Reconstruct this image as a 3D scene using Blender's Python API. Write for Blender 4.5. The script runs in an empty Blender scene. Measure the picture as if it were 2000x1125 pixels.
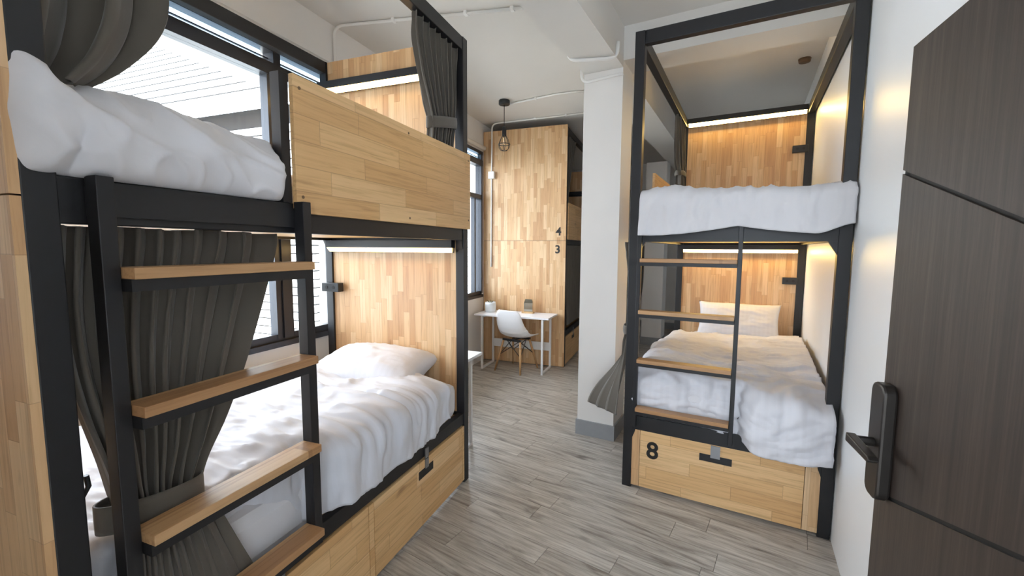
import bpy, bmesh, math, random
from mathutils import Vector, Matrix, noise
random.seed(7)
scene = bpy.context.scene
COL = scene.collection
PI = math.pi

# ------------------------------------------------------------------ camera, sky, sun, exposure
F_PX, YAW, PITCH, ROLL, CAM_H = 840.35, .3576, .0919, .0059, 1.6
fwd = Vector((-math.sin(YAW) * math.cos(PITCH), math.cos(YAW) * math.cos(PITCH), -math.sin(PITCH)))
rgt = Vector((math.cos(YAW), math.sin(YAW), 0)); upv = rgt.cross(fwd)
rgt, upv = (rgt * math.cos(ROLL) + upv * math.sin(ROLL)), (upv * math.cos(ROLL) - rgt * math.sin(ROLL))
CAM = Vector((0, 0, CAM_H))
cd = bpy.data.cameras.new('camera'); cam = bpy.data.objects.new('camera', cd); COL.objects.link(cam)
cd.sensor_fit = 'HORIZONTAL'; cd.sensor_width = 36; cd.lens = F_PX * 36 / 2000; cd.clip_start = .02
cam.matrix_world = Matrix(((rgt.x, upv.x, -fwd.x, CAM.x), (rgt.y, upv.y, -fwd.y, CAM.y), (rgt.z, upv.z, -fwd.z, CAM.z), (0, 0, 0, 1)))
scene.camera = cam

world = bpy.data.worlds.new('sky'); scene.world = world; world.use_nodes = True
wn = world.node_tree.nodes; bg = wn['Background']
bg.inputs[0].default_value = (.88, .93, 1, 1); bg.inputs[1].default_value = 9.5
sd = bpy.data.lights.new('sun', 'SUN'); sun = bpy.data.objects.new('sun', sd); COL.objects.link(sun)
sd.energy = 22; sd.angle = .02; sd.color = (1, .95, .87)
sun.rotation_euler = (math.radians(18), math.radians(38), 0)      # from over this building onto the house opposite
def portal(y0, y1, z0, z1):
    ld = bpy.data.lights.new('window_portal', 'AREA'); o = bpy.data.objects.new('window_portal', ld); COL.objects.link(o)
    ld.shape = 'RECTANGLE'; ld.size = z1 - z0; ld.size_y = y1 - y0; ld.cycles.is_portal = True
    o.location = (-2.60, (y0 + y1) / 2, (z0 + z1) / 2); o.rotation_euler = (0, -PI / 2, 0)
portal(.38, 2.7, .95, 2.9); portal(3.05, 5.5, .95, 2.9)
pt3 = bpy.data.lights.new('window_portal', 'AREA'); po3 = bpy.data.objects.new('window_portal', pt3); COL.objects.link(po3)  # portal for the added window behind the camera
pt3.shape = 'RECTANGLE'; pt3.size = .76; pt3.size_y = 2.62; pt3.cycles.is_portal = True; po3.location = (-.05, -1.16, 1.55); po3.rotation_euler = (PI / 2, 0, 0)
vs = scene.view_settings
scene.display_settings.display_device = 'sRGB'
vs.view_transform = 'Standard'; vs.look = 'None'; vs.gamma = 1; vs.use_curve_mapping = False; vs.exposure = 0.3
scene.cycles.max_bounces = 12; scene.cycles.diffuse_bounces = 8; scene.cycles.transparent_max_bounces = 16
scene.cycles.sample_clamp_indirect = 12

# ------------------------------------------------------------------ frames of reference
RTH = -.1462; RO = Vector((-.2718, 2.8884, 0))
RM = Matrix.Translation(RO) @ Matrix.Rotation(RTH, 4, 'Z')          # the second bunk, column and beams stand askew to the window wall
LM = Matrix.Identity(4)
def ray(x, y): return fwd + rgt * ((x - 1000) / F_PX) - upv * ((y - 562.5) / F_PX)
def on_z(x, y, z): v = ray(x, y); return CAM + v * ((z - CAM.z) / v.z)

# ------------------------------------------------------------------ mesh builder
class MB:
    def __init__(s): s.v = []; s.f = []; s.sm = []
    def add(s, vs, fs, smooth=False):
        b = len(s.v); s.v += [tuple(v) for v in vs]
        for f in fs: s.f.append(tuple(i + b for i in f)); s.sm.append(smooth)
        return s
    def box(s, x0, x1, y0, y1, z0, z1):
        return s.add([(x0,y0,z0),(x1,y0,z0),(x1,y1,z0),(x0,y1,z0),(x0,y0,z1),(x1,y0,z1),(x1,y1,z1),(x0,y1,z1)],
                     [(0,3,2,1),(4,5,6,7),(0,1,5,4),(1,2,6,5),(2,3,7,6),(3,0,4,7)])
    def prism(s, poly, axis, a0, a1):       # polygon in the two other axes, extruded along axis
        n = len(poly); vs = []
        for a in (a0, a1):
            for p, q in poly: vs.append({'x': (a,p,q), 'y': (p,a,q), 'z': (p,q,a)}[axis])
        fs = [tuple(range(n))[::-1], tuple(range(n, 2*n))] + [(i, (i+1) % n, n+(i+1) % n, n+i) for i in range(n)]
        return s.add(vs, fs)
    def tube(s, pts, r, n=8, closed=False, radii=None):
        pts = [Vector(p) for p in pts]; m = len(pts); rings = []; prev = None
        for i, p in enumerate(pts):
            a = pts[(i-1) % m] if (closed or i > 0) else p
            b = pts[(i+1) % m] if (closed or i < m-1) else p
            t = (b - a).normalized()
            if prev is None:
                ref = Vector((0,0,1)) if abs(t.z) < .9 else Vector((1,0,0))
                u = t.cross(ref).normalized()
            else: u = (prev - t * prev.dot(t)).normalized()
            prev = u; w = t.cross(u); rr = radii[i] if radii else r
            rings.append([p + (u * math.cos(2*PI*k/n) + w * math.sin(2*PI*k/n)) * rr for k in range(n)])
        vs = [v for rg in rings for v in rg]; fs = []
        for i in range(m if closed else m-1):
            j = (i+1) % m
            for k in range(n): fs.append((i*n+k, i*n+(k+1) % n, j*n+(k+1) % n, j*n+k))
        s.add(vs, fs, True)
        if not closed:
            b = len(s.v) - m*n
            s.f.append(tuple(b + k for k in range(n))[::-1]); s.sm.append(False)
            s.f.append(tuple(b + (m-1)*n + k for k in range(n))); s.sm.append(False)
        return s
    def lathe(s, prof, c=(0,0,0), n=24):
        vs = []; m = len(prof); fs = []
        for r, z in prof:
            for k in range(n): vs.append((c[0]+r*math.cos(2*PI*k/n), c[1]+r*math.sin(2*PI*k/n), c[2]+z))
        for i in range(m-1):
            for k in range(n): fs.append((i*n+k, i*n+(k+1) % n, (i+1)*n+(k+1) % n, (i+1)*n+k))
        fs.append(tuple(range(n))[::-1]); fs.append(tuple((m-1)*n+k for k in range(n)))
        return s.add(vs, fs, True)
    def grid(s, fn, nu, nv, smooth=True):
        vs = [fn(i/(nu-1), j/(nv-1)) for j in range(nv) for i in range(nu)]
        return s.add(vs, [(j*nu+i, j*nu+i+1, (j+1)*nu+i+1, (j+1)*nu+i) for j in range(nv-1) for i in range(nu-1)], smooth)
    def mesh(s, name, off=Vector((0,0,0))):
        me = bpy.data.meshes.new(name); me.from_pydata([tuple(Vector(v) - off) for v in s.v], [], s.f)
        me.polygons.foreach_set('use_smooth', s.sm); me.update(); return me

def mesh_obj(name, me, mat, parent=None, bevel=0, solid=0, sub=0):
    o = bpy.data.objects.new(name, me); COL.objects.link(o)
    if mat and not me.materials: me.materials.append(mat)
    if parent: o.parent = parent
    if solid:
        m = o.modifiers.new('thickness', 'SOLIDIFY'); m.thickness = solid; m.offset = 0
    if bevel:
        m = o.modifiers.new('bevel', 'BEVEL'); m.width = bevel; m.segments = 2; m.limit_method = 'ANGLE'
    if sub:
        m = o.modifiers.new('sub', 'SUBSURF'); m.levels = sub; m.render_levels = sub
    return o
def tag(o, label=None, cat=None, group=None, kind=None):
    if label: o['label'] = label
    if cat: o['category'] = cat
    if group: o['group'] = group
    if kind: o['kind'] = kind
    return o
class Thing:                                 # an Empty at the thing's base; parts are given in frame coordinates
    def __init__(s, name, label, cat, base, frame=LM, group=None, kind=None):
        s.base = Vector(base); s.e = bpy.data.objects.new(name, None); COL.objects.link(s.e)
        s.e.matrix_world = frame @ Matrix.Translation(s.base); s.e.empty_display_size = .1
        tag(s.e, label, cat, group, kind)
    def part(s, name, mb, mat, parent=None, label=None, **kw):
        o = mesh_obj(name, mb.mesh(name, s.base), mat, parent or s.e, **kw)
        if label: o['label'] = label
        return o
def single(name, mb, mat, label, cat, base, frame=LM, group=None, kind=None, **kw):
    o = mesh_obj(name, mb.mesh(name, Vector(base)), mat, None, **kw)
    o.matrix_world = frame @ Matrix.Translation(Vector(base))
    return tag(o, label, cat, group, kind)
def B(*a): return MB().box(*a)
def lerp(a, b, t): return a + (b - a) * t
def sstep(a, b, x):
    t = max(0, min(1, (x - a) / (b - a))); return t*t*(3-2*t)
def nz(x, y, z=0): return noise.noise(Vector((x, y, z)))

# ------------------------------------------------------------------ materials
def lin(c):
    def f(u):
        u /= 255; return u / 12.92 if u <= .04045 else ((u + .055) / 1.055) ** 2.4
    return tuple(f(x) for x in c) + (1,)
class NT:
    def __init__(s, name):
        s.m = bpy.data.materials.new(name); s.m.use_nodes = True; s.t = s.m.node_tree
        s.b = s.t.nodes['Principled BSDF']
    def n(s, kind, **kw):
        nd = s.t.nodes.new(kind)
        for k, v in kw.items(): setattr(nd, k, v)
        return nd
    def l(s, a, b): s.t.links.new(a, b)
    def val(s, sock, v):
        if hasattr(v, 'is_output') or isinstance(v, bpy.types.NodeSocket): s.l(v, sock)
        else: sock.default_value = v
    def math(s, op, a, b=None, c=None):
        nd = s.n('ShaderNodeMath', operation=op); s.val(nd.inputs[0], a)
        if b is not None: s.val(nd.inputs[1], b)
        if c is not None: s.val(nd.inputs[2], c)
        return nd.outputs[0]
    def xyz(s):
        tc = s.n('ShaderNodeTexCoord'); sp = s.n('ShaderNodeSeparateXYZ'); s.l(tc.outputs['Object'], sp.inputs[0]); return sp.outputs
    def vec(s, a, b, c):
        nd = s.n('ShaderNodeCombineXYZ')
        for i, v in enumerate((a, b, c)): s.val(nd.inputs[i], v)
        return nd.outputs[0]
    def noise(s, vec, scale=1, detail=3, rough=.5, dist=0):
        nd = s.n('ShaderNodeTexNoise'); s.l(vec, nd.inputs['Vector'])
        nd.inputs['Scale'].default_value = scale; nd.inputs['Detail'].default_value = detail
        nd.inputs['Roughness'].default_value = rough; nd.inputs['Distortion'].default_value = dist
        return nd.outputs[0]
    def ramp(s, fac, stops):
        nd = s.n('ShaderNodeValToRGB'); s.l(fac, nd.inputs[0]); e = nd.color_ramp.elements
        while len(e) < len(stops): e.new(.5)
        for k, (p, c) in enumerate(stops): e[k].position = p; e[k].color = c
        return nd.outputs[0]
    def mix(s, fac, a, b, mode='MIX'):
        nd = s.n('ShaderNodeMix', data_type='RGBA', blend_type=mode)
        s.val(nd.inputs[0], fac); s.val(nd.inputs[6], a); s.val(nd.inputs[7], b); return nd.outputs[2]
    def bump(s, h, strength=.2, dist=.01):
        nd = s.n('ShaderNodeBump'); nd.inputs['Strength'].default_value = strength; nd.inputs['Distance'].default_value = dist
        s.l(h, nd.inputs['Height']); s.l(nd.outputs[0], s.b.inputs['Normal'])
    def base(s, c): s.val(s.b.inputs['Base Color'], c)
    def rough(s, v): s.val(s.b.inputs['Roughness'], v)
def plain(name, rgb, rough=.5, metal=0, var=.0, scale=8, bump=0, spec=None):
    t = NT(name); c = lin(rgb); t.rough(rough); t.b.inputs['Metallic'].default_value = metal
    if spec is not None: t.b.inputs['Specular IOR Level'].default_value = spec
    o = t.xyz(); v = t.vec(o[0], o[1], o[2]); nn = t.noise(v, scale, 4)
    if var:
        d = tuple(max(0, x * (1 - var)) for x in c[:3]) + (1,); e = tuple(min(1, x * (1 + var)) for x in c[:3]) + (1,)
        t.base(t.ramp(nn, [(.3, d), (.7, e)]))
    else: t.base(c)
    if bump: t.bump(t.noise(v, scale * 6, 4), bump, .004)
    return t.m
def staves(name, along, across, w=.047, ln=.32, cols=None, rough=.42):
    t = NT(name); o = t.xyz(); A, Bx = o[along], o[across]; C = o[3 - along - across]
    oi = t.n('ShaderNodeObjectInfo').outputs['Random']
    A = t.math('ADD', A, t.math('MULTIPLY', oi, 37.0))
    rowf = t.math('DIVIDE', Bx, w); row = t.math('FLOOR', rowf)
    wn1 = t.n('ShaderNodeTexWhiteNoise', noise_dimensions='1D'); t.l(t.math('MULTIPLY', t.math('ADD', row, oi), 1.731), wn1.inputs['W'])
    u = t.math('ADD', t.math('DIVIDE', A, ln), t.math('MULTIPLY', wn1.outputs[0], 9.0)); col = t.math('FLOOR', u)
    wn2 = t.n('ShaderNodeTexWhiteNoise', noise_dimensions='2D'); t.l(t.vec(row, col, oi), wn2.inputs['Vector']); r = wn2.outputs[0]
    cols = cols or [(196,154,111), (208,168,124), (214,176,133), (218,183,141), (223,191,151)]
    base = t.ramp(r, [(i / (len(cols) - 1) * .9 + .05, lin(c)) for i, c in enumerate(cols)])
    g = t.noise(t.vec(t.math('ADD', t.math('MULTIPLY', A, 3.0), t.math('MULTIPLY', r, 41)), t.math('MULTIPLY', Bx, 70), t.math('MULTIPLY', C, 70)), 1, 5, .6, .6)
    grain = t.ramp(g, [(.3, lin((205,194,180))), (.5, lin((243,240,235))), (.75, (1,1,1,1))])
    c = t.mix(.75, base, grain, 'MULTIPLY')
    kn = t.noise(t.vec(t.math('MULTIPLY', A, 5), t.math('MULTIPLY', Bx, 13), C), 1, 2, .4)
    c = t.mix(t.ramp(kn, [(.70, (0,0,0,1)), (.80, (.5,.5,.5,1))]), c, lin((120,80,48)))
    fr = t.math('FRACT', rowf); ed = t.math('LESS_THAN', t.math('MINIMUM', fr, t.math('SUBTRACT', 1.0, fr)), .018)
    fu = t.math('FRACT', u); eu = t.math('LESS_THAN', fu, .006)
    c = t.mix(t.math('MULTIPLY', t.math('MAXIMUM', ed, eu), .35), c, lin((120,84,52)))
    t.base(c); t.rough(rough); t.bump(g, .06, .003); return t.m
def plank_mat():
    t = NT('floor_plank_grey_oak'); o = t.xyz(); oi = t.n('ShaderNodeObjectInfo').outputs['Random']
    A = t.math('ADD', o[0], t.math('MULTIPLY', oi, 53.0)); Bx = t.math('ADD', o[1], t.math('MULTIPLY', oi, 11.0))
    v = t.vec(t.math('MULTIPLY', A, 1.6), t.math('MULTIPLY', Bx, 17), 0)
    g = t.noise(v, 1, 6, .62, 1.2); g2 = t.noise(t.vec(t.math('MULTIPLY', A, 5), t.math('MULTIPLY', Bx, 80), 0), 1, 4, .6)
    c = t.ramp(g, [(.28, lin((118,110,102))), (.44, lin((180,174,166))), (.56, lin((198,193,185))), (.74, lin((214,210,202)))])
    c = t.mix(.55, c, t.ramp(g2, [(.32, lin((160,153,146))), (.6, (1,1,1,1))]), 'MULTIPLY')
    kn = t.noise(t.vec(t.math('MULTIPLY', A, 3.2), t.math('MULTIPLY', Bx, 11), 3), 1, 3, .5, .5)
    c = t.mix(t.ramp(kn, [(.62, (0,0,0,1)), (.76, (.8,.8,.8,1))]), c, lin((88,79,70)))
    c = t.mix(.25, c, t.ramp(oi, [(0, lin((190,182,172))), (1, (1,1,1,1))]), 'MULTIPLY')
    t.base(c); t.rough(t.ramp(g, [(.3, (.42,)*3+(1,)), (.7, (.30,)*3+(1,))])); t.bump(g2, .12, .003); return t.m
def cloth(name, rgb, stripe_axis=None, weave=900, rough=.85, stripe=.018, sheen=.2):
    t = NT(name); o = t.xyz(); c = lin(rgb); v = t.vec(o[0], o[1], o[2])
    t.rough(rough); t.b.inputs['Sheen Weight'].default_value = sheen
    col = t.mix(t.noise(v, 5, 3), tuple(x*.95 for x in c[:3])+(1,), c)
    if stripe_axis is not None:
        f = t.math('FRACT', t.math('DIVIDE', o[stripe_axis], stripe * 2)); m = t.math('LESS_THAN', f, .5)
        col = t.mix(t.math('MULTIPLY', m, .6), col, tuple(x*.93 for x in c[:3])+(1,)); t.rough(t.math('SUBTRACT', rough, t.math('MULTIPLY', m, .3)))
    t.base(col); t.bump(t.noise(v, weave / 10, 3, .7), .15, .002); return t.m
def door_mat():
    t = NT('dark_wenge_laminate'); o = t.xyz()
    g = t.noise(t.vec(t.math('MULTIPLY', o[1], 55), t.math('MULTIPLY', o[2], 1.1), 0), 1, 5, .6, .3)
    g2 = t.noise(t.vec(t.math('MULTIPLY', o[1], 190), t.math('MULTIPLY', o[2], 6), 0), 1, 3, .6)
    c = t.ramp(g, [(.3, lin((44,34,28))), (.55, lin((62,50,43))), (.75, lin((80,67,58)))])
    c = t.mix(.5, c, t.ramp(g2, [(.35, lin((170,165,160))), (.6, (1,1,1,1))]), 'MULTIPLY')
    t.base(c); t.rough(.5); return t.m
def glass_mat(name, tint=(.95,.98,1), frost=0):
    t = NT(name); t.t.nodes.remove(t.b)
    out = [n for n in t.t.nodes if n.type == 'OUTPUT_MATERIAL'][0]
    tr = t.n('ShaderNodeBsdfTransparent'); tr.inputs[0].default_value = tint + (1,)
    gl = t.n('ShaderNodeBsdfGlossy'); gl.inputs['Roughness'].default_value = .02
    lw = t.n('ShaderNodeLayerWeight'); fac = t.math('MULTIPLY_ADD', t.math('POWER', lw.outputs['Facing'], 5.0), .5, .03)
    mx = t.n('ShaderNodeMixShader'); t.l(fac, mx.inputs[0]); t.l(tr.outputs[0], mx.inputs[1]); t.l(gl.outputs[0], mx.inputs[2])
    last = mx.outputs[0]
    if frost:
        df = t.n('ShaderNodeBsdfTranslucent'); df.inputs[0].default_value = (.75,.88,1,1)
        m2 = t.n('ShaderNodeMixShader'); m2.inputs[0].default_value = frost; t.l(last, m2.inputs[1]); t.l(df.outputs[0], m2.inputs[2]); last = m2.outputs[0]
    t.l(last, out.inputs[0]); return t.m
def emit(name, rgb, strength):
    t = NT(name); t.b.inputs['Emission Color'].default_value = lin(rgb); t.b.inputs['Emission Strength'].default_value = strength
    t.base(lin(rgb)); return t.m
WIDE = [(214,171,119), (221,180,128), (226,187,136), (231,195,147)]
M = dict(
    wall=plain('white_wall_paint', (232,230,227), .6, var=.015, scale=3, bump=.03),
    wallr=plain('white_gloss_wall_panel', (234,235,236), .38, var=.01, scale=2),
    ceil=plain('white_ceiling_paint', (216,213,208), .75, var=.02, scale=2, bump=.03),
    metal=plain('black_powder_coated_steel', (23,23,26), .45, var=.08, scale=30, bump=.02),
    wframe=plain('dark_grey_aluminium', (52,55,62), .35, metal=.3),
    wx=staves('rubberwood_upright_x', 2, 0), wy=staves('rubberwood_along_y', 1, 2, .09, .5, WIDE), wxh=staves('rubberwood_along_x', 0, 2, .085, .5, WIDE),
    tread_y=staves('oak_tread_y', 1, 0, .2, 3, [(172,130,90),(188,148,106),(200,164,122)]), tread_x=staves('oak_tread_x', 0, 1, .2, 3, [(172,130,90),(188,148,106),(200,164,122)]),
    ply=plain('plywood_base', (196,160,112), .6, var=.1, scale=6),
    plank=plank_mat(), grout=plain('dark_floor_joint', (66,60,54), .8), base=plain('grey_skirting_tile', (150,153,156), .5, var=.05, scale=10),
    fabric=cloth('taupe_curtain_fabric', (90,84,76), rough=.9), hem=cloth('light_lining_fabric', (168,158,144)),
    duvx=cloth('white_striped_cotton_x', (214,214,220), 0), duvy=cloth('white_striped_cotton_y', (205,206,213), 1), cotton=cloth('white_plain_cotton', (214,213,217)),
    led=emit('warm_led', (255,213,125), 40), led_dim=emit('warm_led_dim', (255,208,130), 12), white=plain('white_plastic', (236,236,238), .35), pvc=plain('white_pvc', (232,231,228), .4),
    wmetal=plain('white_coated_steel', (228,228,228), .35), desk=plain('white_laminate', (240,240,244), .28),
    beech=staves('beech_leg', 2, 0, .2, 3, [(190,146,100),(205,165,120)]), black=plain('black_plastic', (28,28,30), .38), steel=plain('brushed_steel', (150,152,155), .35, metal=.8),
    door=door_mat(), groove=plain('black_groove', (22,20,19), .7), bronze=plain('dark_bronze_metal', (52,48,45), .36, metal=.55),
    glass=glass_mat('window_glass'), frost=glass_mat('frosted_vent_glass', (.8,.92,1), .75), ink=plain('black_lettering', (24,23,22), .5),
    pot=plain('white_ceramic', (226,230,232), .4), soil=plain('dry_soil', (70,55,42), .9), twig=plain('dry_leaf', (120,112,78), .8),
    mirror=plain('mirror_glass', (190,190,180), .06, metal=.95), bulb=glass_mat('bulb_glass', (.97,.96,.93)), fil=emit('filament', (255,225,180), 1.5),
    siding=plain('white_siding_board', (224,224,222), .7, var=.04, scale=3), roof=plain('pale_roof_sheet', (222,223,222), .6), teal=plain('teal_shutter_paint', (108,148,156), .6),
    grey=plain('grey_concrete', (150,150,146), .9, var=.1), brown=plain('brown_disc', (104,80,56), .5))

# ------------------------------------------------------------------ the room
def struct(name, mb, mat, frame=LM, label=None, **kw):
    o = mesh_obj(name, mb.mesh(name), mat, None, **kw); o.matrix_world = frame; o['kind'] = 'structure'
    if label: o['label'] = label
    return o
CH = 3.3
floor = struct('floor', B(-2.67, 2.4, -1.1, 9.7, -.12, -.006), M['grout'], label='grey wood-look plank floor with tight dark joints')
PTH = RTH - .085; PM = Matrix.Translation(RO) @ Matrix.Rotation(PTH, 4, 'Z'); PMi = PM.inverted()
PW, PL, GAP = .152, .93, .0022
pm = MB().box(GAP/2, PL - GAP/2, GAP/2, PW - GAP/2, -.006, 0).mesh('plank'); pm.materials.append(M['plank'])
cells = []
for j in range(-32, 52):
    sh = random.random() * PL
    for i in range(-7, 6):
        x0 = i*PL + sh + .058; y0 = j*PW - .36 + .145
        c = PM @ Vector((x0 + PL/2, y0 + PW/2, 0))
        if -2.9 < c.x < 1.9 and -1.2 < c.y < 9.6: cells.append((x0, y0, c))
def nearness(c):
    d = c[2] - CAM; dep = d.dot(fwd); sx = abs(d.dot(rgt)) / max(dep, .05)
    hid = (c[2].x < -1.55 and c[2].y < 2.5) or (c[2].x < -1.6 and c[2].y > 5.9) or c[2].y < 1.0
    return (hid, d.length if dep > 0 and sx < 1.3 else 50 + d.length)
cells.sort(key=nearness)
rest = MB()
for k, (x0, y0, c) in enumerate(cells):
    if k < 230:
        o = bpy.data.objects.new('plank', pm); COL.objects.link(o); o.parent = floor
        o.matrix_local = PM @ Matrix.Translation((x0, y0, 0))
    else: rest.box(x0 + GAP/2, x0 + PL - GAP/2, y0 + GAP/2, y0 + PW - GAP/2, -.006, 0)
o = mesh_obj('far_planks', rest.mesh('far_planks'), M['plank'], floor); o.matrix_local = PM; o['kind'] = 'stuff'

struct('added_sky_blocker', B(-3.75, -2.70, -1.2, 9.8, 3.12, 3.24), M['ceil'], label='added unseen slab outside blocking steep sky light')  # added out of view to cut steep sky light on the near bed
struct('ceiling', B(-2.67, 2.4, -1.1, 9.7, CH, CH + .15), M['ceil'])
wl = MB()
WIN = [(.33, 2.74), (3.05, 5.53)]; WZ0, WZ1 = .915, 2.915
wl.box(-2.70, -2.52, -1.1, 9.7, -.12, WZ0).box(-2.70, -2.52, -1.1, 9.7, WZ1, CH)
wl.box(-2.70, -2.52, -1.1, WIN[0][0], WZ0, WZ1).box(-2.70, -2.52, WIN[0][1], WIN[1][0], WZ0, WZ1).box(-2.70, -2.52, WIN[1][1], 9.7, WZ0, WZ1)
struct('wall_left', wl, M['wall'])
struct('wall_right', MB().box(1.158, 1.28, -1.95, 6.3, -.12, CH).box(1.27, 1.39, -4.1, -1.95, -.12, CH), M['wallr'], RM)
struct('wall_near', MB().box(-2.70, -.45, -.42, -.32, -.12, CH).box(-.55, -.45, -1.2, -.42, -.12, CH).box(.35, 1.2, -1.2, -1.1, -.12, CH).box(-.45, .35, -1.2, -1.1, -.12, .2).box(-.45, .35, -1.2, -1.1, 2.9, CH), M['wall'])  # unseen narrow entry, added and shaped to keep rear light off the near left
struct('wall_back', B(-3.4, 1.28, 6.2, 6.32, -.12, CH), M['wall'], RM)
struct('trim_1', MB().box(-.55, -.24, -4.0, .63, 3.0, CH).box(-.55, -.24, .95, 6.2, 3.0, CH), M['ceil'], RM, 'white ceiling beam running over the aisle above the column')
struct('trim_2', B(-.24, 1.158, .63, .93, 3.05, CH), M['ceil'], RM, 'white cross beam above the bunk by the right wall')
struct('wall_column', B(-.555, -.24, .63, .95, 0, CH), M['wall'], RM, 'white square column between the aisle and the bunk')
struct('baseboard_column', MB().box(-.567, -.228, .618, .63, 0, .13).box(-.228, -.24, .63, .95, 0, .13).box(-.567, -.555, .63, .95, 0, .13), M['base'], RM, 'grey skirting at the foot of the column')
struct('wall_pier', B(-.86, -.54, 4.52, 4.85, 0, 3.0), M['wall'], RM, 'white far pier beyond the right-hand bunk')
struct('baseboard_back', MB().box(-3.3, 1.15, 6.188, 6.2, 0, .13), M['base'], RM)
struct('baseboard_pier', MB().box(-.87, -.53, 4.508, 4.52, 0, .13).box(-.54, -.53, 4.52, 4.85, 0, .13), M['base'], RM)
# windows
def window(idx, y0, y1, mulls, transom, label):
    w = bpy.data.objects.new('window_%d' % idx, None); COL.objects.link(w); w.location = (-2.55, y0, WZ0); w['kind'] = 'structure'; w['label'] = label
    off = Vector((-2.55, y0, WZ0))
    def p(name, mb, mat, **kw): return mesh_obj(name, mb.mesh(name, off), mat, w, **kw)
    p('frame_head', B(-2.60, -2.505, y0, y1, 2.874, 2.915), M['wframe'])
    p('frame_sill', MB().box(-2.62, -2.50, y0, y1, .915, .952).box(-2.60, -2.53, y0, y1, .952, .972), M['wframe'])
    p('vent_rail', B(-2.575, -2.555, y0, y1, 2.834, 2.842), M['wframe'])
    p('transom', B(-2.595, -2.505, y0, y1, 2.72, 2.80), M['wframe'])
    if transom: p('transom', B(-2.59, -2.51, y0, y1, 2.27, 2.33), M['wframe'])
    if transom: p('sash_stile', B(-2.585, -2.53, y1 - .22, y1 - .18, 1.0, 2.27), M['wframe'])
    edges = [y0] + mulls + [y1]
    for a in (y0, y1 - .04): p('jamb', B(-2.60, -2.51, a, a + .04, .972, 2.874), M['wframe'])
    for m in mulls:
        p('mullion', MB().box(-2.60, -2.508, m + .045, m + .10, .972, 2.874).box(-2.585, -2.52, m, m + .045, .972, 2.72).box(-2.595, -2.53, m + .10, m + .145, .972, 2.72), M['wframe'])
    for k in range(len(edges) - 1):
        a = edges[k] + (.145 if k else .04); b = edges[k+1] - (0 if k < len(edges) - 2 else .04)
        p('sash_rail', B(-2.585, -2.525, a, b, .972, 1.0), M['wframe'])
        p('pane', B(-2.556, -2.552, a, b, 1.0, 2.72), M['glass'])
        p('vent_pane', B(-2.570, -2.566, a, b, 2.80, 2.874), M['frost'])
    return w
window(1, *WIN[0], [2.165], False, 'wide dark aluminium sliding window behind the near left bunk')
window(2, *WIN[1], [4.3], True, 'dark aluminium window beside the far desk')
w3 = bpy.data.objects.new('window_3', None); COL.objects.link(w3); w3.location = (-.05, -1.15, 1.0); w3['kind'] = 'structure'; w3['label'] = 'added unseen window behind the viewer for fill light'  # added out of view so daylight from behind fills the right side
_o = Vector((-.05, -1.15, 1.0))
for nm, a in (('jamb', (-.45, -.41, -1.19, -1.11, .2, 2.9)), ('jamb', (.31, .35, -1.19, -1.11, .2, 2.9)), ('frame_head', (-.41, .31, -1.19, -1.11, 2.86, 2.9)), ('frame_sill', (-.41, .31, -1.19, -1.11, .2, .24))):
    mesh_obj(nm, B(*a).mesh(nm, _o), M['wframe'], w3)
mesh_obj('pane', B(-.41, .31, -1.155, -1.150, .24, 2.86).mesh('pane', _o), M['glass'], w3)
# door leaf standing open against the right wall
dl = bpy.data.objects.new('door_1', None); COL.objects.link(dl); dl.location = (.553, .58, 0); dl['kind'] = 'structure'; dl['label'] = 'dark brown wood-grain door standing open with slanting grooves'
off = Vector((.553, .58, 0))
def gz(y, hi): return (1.796 - (1.38 - y) * .349) if hi else (.971 - .0 + (1.317 - y) * .333)
def dpart(name, mb, mat, parent=None, **kw): return mesh_obj(name, mb.mesh(name, off), mat, parent or dl, **kw)
dpart('door_core', B(.540, .57, .58, 1.385, .012, 2.10), M['groove'])
g = .005; Y0, Y1 = .58, 1.385
dpart('door_panel', MB().prism([(Y0, gz(Y0,1)+g), (Y1, gz(Y1,1)+g), (Y1, 2.10), (Y0, 2.10)], 'x', .535, .5402), M['door'])
dpart('door_panel', MB().prism([(Y0, gz(Y0,0)+g), (Y1, gz(Y1,0)+g), (Y1, gz(Y1,1)-g), (Y0, gz(Y0,1)-g)], 'x', .535, .5402), M['door'])
dpart('door_panel', MB().prism([(Y0, .012), (Y1, .012), (Y1, gz(Y1,0)-g), (Y0, gz(Y0,0)-g)], 'x', .535, .5402), M['door'])
pl = MB(); n = 8; poly = []
for cy, cz, a0 in ((1.352, 1.235, 0), (1.328, 1.235, PI/2), (1.328, .985, PI), (1.352, .985, 1.5*PI)):
    for k in range(n+1): poly.append((cy + .026*math.cos(a0+k/n*PI/2), cz + .026*math.sin(a0+k/n*PI/2)))
hp = dpart('lock_plate', pl.prism(poly, 'x', .505, .535), M['bronze'], bevel=.006)
hp['label'] = 'dark bronze lock plate with lever'
dpart('lever', MB().tube([(.506,1.338,1.105), (.482,1.338,1.105), (.462,1.338,1.105)], .012, 12).prism([(1.352,1.094), (1.352,1.118), (1.215,1.114), (1.205,1.106), (1.215,1.098)], 'x', .448, .470), M['bronze'], hp, bevel=.005)

# ------------------------------------------------------------------ text
def numeral(txt, size, thick):
    c = bpy.data.curves.new('numeral', 'FONT'); c.body = txt; c.size = size; c.extrude = thick; c.offset = size * .02; c.align_x = 'CENTER'; c.align_y = 'CENTER'
    t = bpy.data.objects.new('tmp', c); COL.objects.link(t); dg = bpy.context.evaluated_depsgraph_get(); dg.update()
    me = bpy.data.meshes.new_from_object(t.evaluated_get(dg)); bpy.data.objects.remove(t); me.materials.clear(); me.materials.append(M['ink']); return me

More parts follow.
